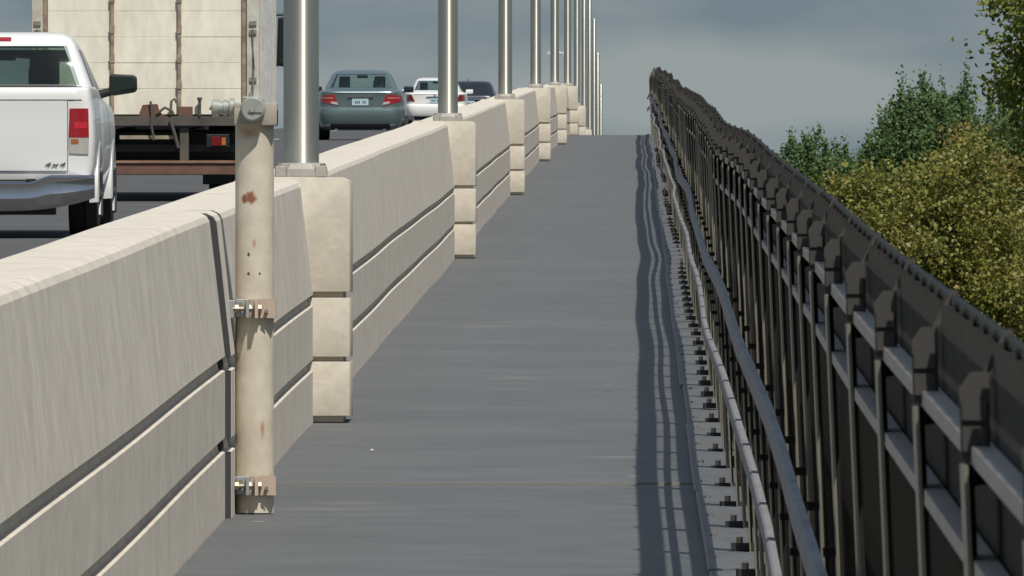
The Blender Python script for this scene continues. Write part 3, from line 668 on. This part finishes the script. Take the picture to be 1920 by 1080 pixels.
# white pickup
def pickup(X, Y):
    root = empty('pickup_truck', (X, Y, RZ(Y)+.005), 'white pickup truck with chrome rear bumper driving away at the left edge', 'pickup truck', None, slope(RZ, Y+3))
    n = 16
    bed = Stack([(.48,.93,.14,2.02,n),(.56,.965,.11,2.02,n),(.66,.985,.10,2.02,n),(.90,.995,.09,2.02,n),(1.12,.985,.085,2.02,n),(1.24,.965,.08,2.02,n),(1.30,.955,.075,2.02,n),(1.355,.945,.085,2.02,n),(1.375,.93,.10,2.01,n),(1.378,.91,.12,2.0,n)])
    bd = bed.body('cargo_bed', WHITE, root)
    m = MB(); m.box(-.80,.80,.2,1.95,1.376,1.384); m.build('bed_cover', BLACK, root)
    cab = Stack([(.46,.93,2.04,5.5,14),(.62,.985,2.04,5.72,14),(.95,.995,2.04,5.75,14),(1.12,.985,2.04,5.6,12),(1.19,.965,2.05,5.1,12),(1.25,.93,2.06,4.4,11),(1.34,.90,2.08,4.15,11),(1.60,.80,2.20,3.65,10),(1.76,.735,2.30,3.35,9),(1.83,.69,2.38,3.2,8),(1.87,.62,2.5,3.05,7),(1.885,.5,2.65,2.9,6)], (1.40, 1.755, 1.74))
    cb = cab.body('cab', WHITE, root, cuts=((1.40,1.755,.86,-1), (1.34,1.74,.86,1)))
    cab.rpatch([(-.775,1.395),(.775,1.395),(.648,1.76),(-.648,1.76)], 'rear_window', WINDOWD, root, thick=.004)
    cab.rpatch([(-.79,1.33),(.79,1.33),(.66,1.745),(-.66,1.745)], 'windshield', WINDOW, root, f=cab.front, thick=.004)
    cab.rpatch([(-.75,1.375),(.75,1.375),(.745,1.398),(-.745,1.398)], 'window_seal', BLACK, root, off=.005, nx=16, nz=1)
    for x, y, zt in ((-.42, 2.55, 1.56), (.42, 2.55, 1.56), (-.40, 3.3, 1.66), (.40, 3.3, 1.66)):
        m = MB(); m.box(x-.14, x+.14, y, y+.09, 1.2, zt); m.build('headrest', SEAT, root, bevel=.03, smooth=40)
    m = MB(); m.box(-.75, .75, 2.35, 2.55, .7, 1.36); m.build('rear_seat', SEAT, root, bevel=.03)
    m = MB(); m.box(-.80, .80, 3.6, 4.2, .9, 1.30); m.build('dashboard', SEAT, root, bevel=.03)
    m = MB(); m.box(-.13, .13, 3.3, 3.34, 1.62, 1.70); m.build('interior_mirror', SEAT, root)
    cab.rpatch([(-.13,1.805),(.13,1.805),(.13,1.84),(-.13,1.84)], 'third_brake_light', RED, root, off=.012, nx=4, nz=2)
    tg = bed.rpatch([(-.735,.615),(.735,.615),(.735,1.255),(-.735,1.255)], 'tailgate', WHITE, root, off=.014, nx=16, nz=12)
    bed.rpatch([(-.10,.97),(.10,.97),(.10,1.05),(-.10,1.05)], 'tailgate_handle', CHROME, tg, off=.03, nx=4, nz=2)
    bed.rpatch([(-.94,1.258),(.94,1.258),(.94,1.266),(-.94,1.266)], 'lid_seam', BLACK, root, off=.004, nx=24, nz=1)
    bed.rpatch([(.738,.60),(.743,.60),(.743,1.25),(.738,1.25)], 'tailgate_gap', BLACK, root, off=.004, nx=1, nz=8)
    bed.rpatch([(-.743,.60),(-.738,.60),(-.738,1.25),(-.743,1.25)], 'tailgate_gap', BLACK, root, off=.004, nx=1, nz=8)
    # badge lettering on the tailgate corner
    cu = bpy.data.curves.new('badge', 'FONT'); cu.body = '4x4'; cu.size = .085; cu.extrude = .004; cu.shear = .3; cu.space_character = 1.25; cu.align_x = 'CENTER'
    to = bpy.data.objects.new('tmp', cu); COL.objects.link(to); bpy.context.view_layer.update()
    me = bpy.data.meshes.new_from_object(to); bpy.data.objects.remove(to); me.materials.clear(); me.materials.append(mat('badge_metal', (.25,.25,.26), .3, .8))
    bo = bpy.data.objects.new('badge', me); COL.objects.link(bo); bo.parent = tg; bo.rotation_euler = (R(90),0,0); bo.location = (.62, bed.rear(.62,.68)-.02, .655); bo.scale = (1.25,.62,1)
    for sx in (-1, 1):
        t = bed.rpatch([(sx*.752,.92),(sx*.935,.92),(sx*.93,1.185),(sx*.76,1.185)], 'tail_light', RED, root, off=.012)
        bed.rpatch([(sx*.80,1.00),(sx*.92,1.00),(sx*.92,1.06),(sx*.80,1.06)], 'lamp_bulb', mat('bright_red_lens', (.50,.02,.03), .15, coat=1.), t, off=.015, nx=4, nz=2)
        bed.rpatch([(sx*.755,.775),(sx*.93,.765),(sx*.935,.915),(sx*.752,.915)], 'reverse_lens', CLEAR, t, off=.012)
        bed.rpatch([(sx*.77,.86),(sx*.84,.86),(sx*.84,.905),(sx*.77,.905)], 'amber_lens', mat('amber_lens', (.35,.12,.03), .2, coat=1.), t, off=.015, nx=3, nz=2)
        cab.spatch([(2.35,1.36),(4.0,1.36),(3.45,1.72),(2.55,1.72)], sx, 'side_window', GLASSD, root)
        # tow mirror
        m = MB(); m.tube([(sx*.90,3.52,1.30),(sx*1.06,3.50,1.34)], [.045,.035], 10); ar = m.build('mirror_arm', BLACK, root, smooth=40)
        m = MB(); m.sweep([(sx*1.00,1.30),(sx*1.00,1.475),(sx*1.025,1.495),(sx*1.235,1.485),(sx*1.262,1.46),(sx*1.265,1.345),(sx*1.24,1.32),(sx*1.05,1.29)], [(3.46,0,0),(3.50,0,0)]);
        m.sweep([(sx*1.03,1.32),(sx*1.03,1.47),(sx*1.23,1.46),(sx*1.23,1.34)], [(3.50,0,0),(3.58,0,0)])
        mh = m.build('side_mirror', BLACK, root, bevel=.012, smooth=40)
        m = MB(); m.sweep([(sx*1.025,1.322),(sx*1.025,1.468),(sx*1.225,1.462),(sx*1.242,1.362)], [(3.452,0,0),(3.464,0,0)]); m.build('mirror_glass', GLASSM, mh)
        for y in (1.25, 4.85):
            arch(root, sx, .975*sx, y, .43, .42, WHITE); wheel(root, .985*sx, y, .395, .27, sx)
        m = MB(); m.sweep([(sx*.60,.30),(sx*.95,.30),(sx*.95,.55),(sx*.60,.55)], [(1.72,0,0),(1.74,0,0)]); m.build('mud_flap', BLACK, root)
    # chrome step bumper: centre drop and swept ends
    m = MB(); vs = []; fs = []; N_ = 40
    for k in range(N_+1):
        x = -.985+1.97*k/N_; a = abs(x)/.985; y0 = -.10+.16*a**6
        cz = .04 if abs(x) < .42 else .0
        dip = max(0, min(1, (.58-abs(x))/.16))
        top = .575-.06*dip; bot = .245+.12*a**3
        ring = [(y0+.14, top), (y0+.02, top), (y0, top-.02), (y0+.012, (top+bot)/2+.03), (y0-.008, (top+bot)/2-.02), (y0+.02, bot+.03), (y0+.06, bot), (y0+.14, bot)]
        vs += [(x, yy, zz) for yy, zz in ring]
    for k in range(N_):
        for j in range(8): fs.append((k*8+j, k*8+(j+1) % 8, k*8+8+(j+1) % 8, k*8+8+j))
    fs.append(tuple(range(7,-1,-1))); fs.append(tuple(N_*8+j for j in range(8)))
    m.add(vs, fs); bp = m.build('rear_bumper', CHROME, root, smooth=35)
    m = MB(); m.box(-.40,.40,-.085,.04,.519,.534); m.build('step_pad', BLACK, bp)
    m = MB(); m.box(-.62,.62,.10,.5,.21,.50); m.tube([(-.6,1.25,.4),(.6,1.25,.4)], .07, 12); m.box(-.45,-.36,.1,5.2,.42,.54); m.box(.36,.45,.1,5.2,.42,.54); m.tube([(0,1.25,.4),(0,1.25,.40001)], .16, 12); m.box(-.75,.75,.2,1.9,.52,.60)
    m.build('underbody', BLACK, root)
    plate(root, bed, -.16, .16, .40, .40) if False else None
pickup(-5.94, 28000/205.)

# stake bed truck
def truck(X, Y):
    s = 165.; z = lambda py: (379-py)/s; xx = lambda px: (px-273.5)/s
    root = empty('box_truck', (X, Y, RZ(Y)+.005), 'large flat backed truck with aged cream rear panels and rusty deck', 'truck', None, slope(RZ, Y+4))
    T = 3.15; D = z(220); L = 7.4
    pn = None
    edges = [xx(88), xx(212), xx(338), xx(456)]
    for a, b in zip(edges, edges[1:]):
        m = MB(); zz = D+.02; k = 0
        while zz < T-.05:
            m.box(a+.012, b-.012, .02+random.uniform(0,.006), .06, zz, min(zz+.291, T-.03)); zz += .294; k += 1
        p = m.build('rear_panel', CREAM, root, bevel=.003)
        m = MB(); m.box(a, b, .03, .055, D+.01, T-.04); m.build('panel_seam', SEAM, p)
    for i, px in enumerate((211, 337)):
        m = MB(); m.box(xx(px)-.020, xx(px)+.020, -.02, .019, D-.02, T)
        for zz in (1.32, 1.62, 1.95, 2.3, 2.7): m.box(xx(px)-.028, xx(px)+.028, -.028, -.021, zz-.05, zz+.05)
        m.build('stake_post', RUSTP, root, bevel=.004)
    for px in (85, 458):
        m = MB(); m.box(xx(px)-.022, xx(px)+.022, -.01, .018, D, T); m.build('stake_post', RUSTP, root, bevel=.003)
    for a, b in ((60, 81), (463, 487)):
        m = MB(); m.box(xx(a), xx(b), -.03, .08, D-.08, T+.02); fp = m.build('corner_post', WPOST, root, bevel=.008)
        m = MB(); c = (xx(a)+xx(b))/2
        for zz in (1.38, 1.92, 2.02): m.box(c-.04, c+.04, -.05, -.031, zz-.025, zz+.025)
        m.tube([(c-.01,-.055,1.1),(c+.01,-.055,1.5),(c-.005,-.055,1.95)], .012, 8); m.build('latch_bar', mat('latch_metal', (.25,.24,.21), .6, .4), fp, smooth=40)
    m = MB(); m.box(xx(60), xx(487), -.02, .05, T-.02, T+.06); m.build('top_rail', WPOST, root)
    for sx in (-1, 1):
        a, b = sorted((sx*(1.294-.05), sx*1.288)); m = MB(); zz = D
        m.box(a, b, .081, L, D-.02, T)
        for y in ys(.5, L-.2, .62): m.box(min(sx*1.288, sx*1.312), max(sx*1.288, sx*1.312), y-.03, y+.03, D-.06, T)
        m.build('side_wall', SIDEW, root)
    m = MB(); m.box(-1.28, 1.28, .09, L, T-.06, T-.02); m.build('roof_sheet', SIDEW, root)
    m = MB(); m.box(-1.24, 1.24, L-.05, L, D, T-.06); m.build('front_wall', SIDEW, root)
    m = MB(); m.box(-1.29, 1.29, -.05, L, D-.11, D-.002); m.build('deck', BEAM, root, bevel=.006)
    # hardware lying along the deck edge: chain binders and hooks
    m = MB()
    m.sweep([(xx(260), D+.001), (xx(268), D+.13), (xx(296), D+.14), (xx(300), D+.05), (xx(310), D+.001)], [(-.045,0,0), (-.03,0,0)])
    m.build('deck_bracket', RUST, root, bevel=.003); m = MB(); m.box(xx(335), xx(362), -.045, -.025, D+.001, D+.11); m.build('deck_bracket', RUST, root, bevel=.003)
    for pts, r in (([(xx(283),-.07,D+.17),(xx(286),-.07,D+.02),(xx(284),-.075,D-.1),(xx(290),-.07,D-.27)], .014),
                   ([(xx(320),-.06,D+.02),(xx(322),-.06,D+.17),(xx(328),-.06,D+.2),(xx(332),-.06,D+.15)], .014),
                   ([(xx(320),-.07,D-.05),(xx(328),-.07,D-.2),(xx(335),-.07,D-.36)], .02), ([(xx(375),-.05,D+.0),(xx(375),-.05,D+.18),(xx(375),-.05,D+.185),(xx(375),-.05,D+.215)], [.018,.018,.028,.028]),
                   ([(xx(295),-.06,D+.03),(xx(310),-.06,D+.10),(xx(325),-.06,D+.05)], .016)):
        m = MB(); m.tube(pts, r, 8); m.build('tie_down', BEAM, root, smooth=40)
    # frame, underride bar, lamps
    m = MB(); m.box(-.45,-.36,.2,9.4,.60,.80); m.box(.36,.45,.2,9.4,.60,.80); m.box(-1.0,1.0,.15,.3,.56,.64); m.build('chassis', BLACK, root)
    m = MB(); m.box(-.70, .70, .9, 5.5, .40, .78); m.box(-1.1, 1.1, .5, .56, .50, .78); m.build('undercarriage', BLACK, root)
    m = MB(); m.box(xx(225), xx(330), -.02, .06, z(263), z(256)); m.build('light_bar', mat('pale_bar', (.35,.30,.22), .7, var=(.2,.16,.12), vscale=5), root)
    for px in (190, 346):
        m = MB(); m.box(xx(px)-.05, xx(px)+.05, .0, .09, z(306), z(241)); m.build('bumper_strut', BEAM, root)
    m = MB(); m.box(-1.15, 1.15, -.03, .10, z(330), z(308)); m.build('underride_bumper', RUST, root, bevel=.01)
    m = MB(); m.box(-1.12, 1.12, -.05, .05, z(308)+.002, z(303)); m.build('bumper_lip', mat('rust_light', (.30,.17,.12), .85, var=(.16,.09,.06), vscale=7), root)
    for sx in (-1, 1):
        m = MB(); m.box(sx*.82-.13, sx*.82+.13, -.0, .08, z(278), z(254)); h_ = m.build('lamp_box', BLACK, root, bevel=.006)
        m = MB(); m.box(sx*.80-.05, sx*.80+.06, -.012, -.001, z(275), z(258)); m.build('tail_light', REDD, h_, bevel=.003)
        m = MB(); m.box(sx*.80+.065, sx*.80+.11, -.012, -.001, z(274), z(260)); m.build('amber_lens', mat('amber_lens2', (.4,.14,.03), .3), h_)
        m = MB(); m.box(min(sx*.62,sx*1.22), max(sx*.62,sx*1.22), 1.0, 1.015, .18, .8); m.build('mud_flap', BLACK, root)
        for y in (1.7, 8.5): wheel(root, sx*1.2, y, .48, .52 if y < 5 else .28, sx)
    # cab ahead of the box
    cab = Stack([(.55,1.1,7.7,9.6,10),(.9,1.15,7.65,9.75,10),(1.5,1.15,7.65,9.7,10),(2.3,1.05,7.7,9.3,9),(2.55,.95,7.9,9.1,7),(2.62,.7,8.1,8.9,6)])
    cab.body('cab', WHITE, root)
    cab.rpatch([(-.95,1.5),(.95,1.5),(.88,2.25),(-.88,2.25)], 'windshield', GLASSD, root, f=cab.front)
    for sx in (-1, 1):
        cab.spatch([(8.2,1.5),(9.3,1.5),(9.1,2.2),(8.2,2.2)], sx, 'side_window', GLASSD, root)
        for zz in (1.52, 2.12):
            m = MB(); m.tube([(sx*1.1,9.2,zz),(sx*1.42,9.2,zz+.02)], .014, 8); m.build('mirror_arm', BLACK, root)
        m = MB(); m.sweep([(sx*1.265,1.53),(sx*1.385,1.50),(sx*1.445,1.56),(sx*1.455,2.07),(sx*1.405,2.12),(sx*1.285,2.10)], [(9.16,0,0),(9.24,0,0)]); mh = m.build('side_mirror', BLACK, root, bevel=.012)
        m = MB(); m.sweep([(sx*1.290,1.56),(sx*1.390,1.535),(sx*1.420,1.58),(sx*1.425,2.05),(sx*1.305,2.07)], [(9.148,0,0),(9.156,0,0)]); m.build('mirror_glass', GLASSM, mh)
truck(-5.57, 28000/165.)

# far street lamp with two heads, seen between the thin poles
YL = 1500.; sL = F/YL
xl = lambda px: (px-1192)/sL; zl = lambda py: CAMZ+(540-py)/sL
lp = empty('street_lamp', (xl(1046), YL, -9), 'tiny far pale street lamp with two heads, half hidden by the fifth pole', 'street lamp')
m = MB(); m.tube([(0,0,0),(0,0,zl(97)+9)], [.14,.08], 10); m.build('lamp_post', LAMPW, lp)
for a, b in ((1026, 1036), (1054, 1060)):
    m = MB(); m.sweep([(xl(a)-xl(1046), zl(103)+9), (xl(b)-xl(1046), zl(101)+9), (xl(b)-xl(1046), zl(97)+9), (xl(a)-xl(1046)+.05, zl(96)+9)], [(-.2,0,0), (.2,0,0)]); m.tube([(0,0,zl(99)+9), (xl(b)-xl(1046),0,zl(99)+9)], .06, 8)
    m.build('lamp_head', LAMPW, lp)

# ------------------------------------------------------------------ trees
def tree(name, label, cat, X, Y, zc, rx, ry, rz, ncl, per, lsize, mt, seed, spread=.42, upright=0., trunk_r=.16, lumps=1.0):
    rng = np.random.default_rng(seed); rd = random.Random(seed)
    base = Vector((X, Y, -9)); root = empty(name, base, label, cat, 'trees beyond the fence')
    c0 = np.array([0, 0, zc+CAMZ+9])
    # cluster centres, biased to the outside, uneven outline
    d = rng.normal(size=(ncl, 3)); d /= np.linalg.norm(d, axis=1)[:, None]
    bump = 1 + .22*lumps*np.sin(d[:,0]*5+seed)*np.sin(d[:,2]*6+seed*2) + .12*lumps*np.sin(d[:,1]*9+d[:,2]*11)
    rr = rng.uniform(.25, 1, ncl)**.55
    cl = c0 + d*(rr*bump)[:, None]*np.array([rx, ry, rz])
    # leaves
    sz = rng.uniform(.55, 1.25, ncl)
    cnt = (per*sz).astype(int)
    ctr = np.repeat(cl, cnt, axis=0); ssz = np.repeat(sz, cnt); n = len(ctr)
    off = rng.normal(size=(n, 3))*np.array([spread, spread, spread*(.75+upright)])*ssz[:, None]
    if upright:
        tip = np.abs(off[:, 2])/(spread*(1+upright)); off[:, :2] *= np.clip(1.15-.55*np.clip(off[:, 2]/spread, 0, 1.6)[:, None], .18, 1.2)
    pos = ctr+off
    nrm = rng.normal(size=(n, 3)); nrm += .55*np.array(SUN)*rng.choice([-1, 1, 1, 1], n)[:, None]; nrm /= np.linalg.norm(nrm, axis=1)[:, None]
    a = np.cross(nrm, rng.normal(size=(n, 3))); a /= np.linalg.norm(a, axis=1)[:, None]; b = np.cross(nrm, a)
    ls = (lsize*rng.uniform(.6, 1.25, n))[:, None]
    fold = nrm*ls*.12
    V = np.stack([pos-a*ls*.55, pos-b*ls*.36+fold, pos+a*ls*.55, pos+b*ls*.36+fold], axis=1).reshape(-1, 3)
    me = bpy.data.meshes.new('crown'); me.vertices.add(4*n); me.vertices.foreach_set('co', V.astype(np.float32).ravel())
    me.loops.add(4*n); me.loops.foreach_set('vertex_index', np.arange(4*n, dtype=np.int32))
    me.polygons.add(n); me.polygons.foreach_set('loop_start', np.arange(0, 4*n, 4, dtype=np.int32)); me.polygons.foreach_set('loop_total', np.full(n, 4, dtype=np.int32))
    me.update(); me.validate(); me.materials.append(mt)
    o = bpy.data.objects.new('crown', me); COL.objects.link(o); o.parent = root
    H = c0[2]+rz*.7
    m = MB(); k = 7; spine = [Vector((.25*math.sin(i*1.3+seed), .25*math.cos(i*1.7+seed), H*i/k)) for i in range(k+1)]; spine[0] = Vector((0,0,-.2))
    m.tube(spine, [trunk_r*(1-.85*i/k)+.012 for i in range(k+1)], 10); m.build('trunk', BARK, root, smooth=60)
    m = MB()
    idx = rd.sample(range(ncl), min(ncl, 46))
    for j in idx:
        e = Vector(cl[j]); h0 = max(H*.3, min(H*.95, e.z-abs(rd.gauss(.9, .4))-.4)); t = h0/H*k; i = min(k-1, int(t)); st = spine[i].lerp(spine[i+1], t-i)
        mid = st.lerp(e, .55)+Vector((rd.gauss(0,.12), rd.gauss(0,.12), -.12))
        tip = e + Vector((rd.gauss(0,.08), rd.gauss(0,.08), spread*.8))
        m.tube([st, mid, e, tip], [trunk_r*.28, trunk_r*.17, .013, .005], 6)
    m.build('limbs', BARK, root, smooth=60)
    return root
def at(px, Y): return (px-1192)*Y/F
tree('yellowing_tree', 'broad yellow green tree in early autumn leaf, middle of the group beyond the fence', 'tree', at(1738, 250), 250, -.45, 1.85, 1.9, 2.75, 480, 210, .080, LEAFY, 3, .23)
tree('yellowing_tree', 'olive and rust tinged autumn tree at the right edge, below the overhanging leaves', 'tree', at(1935, 275), 275, -.1, 1.85, 1.8, 2.8, 380, 200, .080, LEAFO, 11, .23)
tree('green_tree', 'small dark green tree nearest the fence, left end of the group', 'tree', at(1532, 335), 335, .85, 1.0, 1.2, 2.55, 260, 280, .085, LEAFG, 5, .17, upright=.6, lumps=.6)
tree('green_tree', 'tall dark green tree with spiky top behind the yellow tree', 'tree', at(1760, 345), 345, 2.0, 2.2, 1.6, 2.6, 520, 300, .085, LEAFG, 8, .17, upright=.8, lumps=.8)
tree('green_tree', 'mid green tree hanging in at the upper right corner, nearest of the trees', 'tree', at(2268, 150), 150, 2.5, 2.05, 1.6, 3.2, 480, 270, .075, LEAFN, 21, .19, lumps=.7)
tree('green_tree', 'dark green tree filling in behind the right side trees', 'tree', at(1940, 370), 370, 1.9, 2.1, 1.7, 2.8, 360, 280, .095, LEAFG, 31, .2, upright=.6)
for px, py, kind in ((697, 848, 'small white pebble on the walkway, near the pipe foot'), (926, 401, 'small white pebble by the parapet foot beyond the second pedestal')):
    sp_ = (py-93)/1.667; yy = F/sp_; x_ = (px-1192)/sp_
    m = MB(); rd = random.Random(px); m.tube([(-.008,0,.003),(-.004,.002,.004),(.003,-.001,.005),(.008,.002,.003)], [.002,.006,.005,.002], 8)
    tag(m.build('pebble', WPOST, smooth=60, loc=(x_, yy, PZ(yy)+.004)), kind, 'pebble')
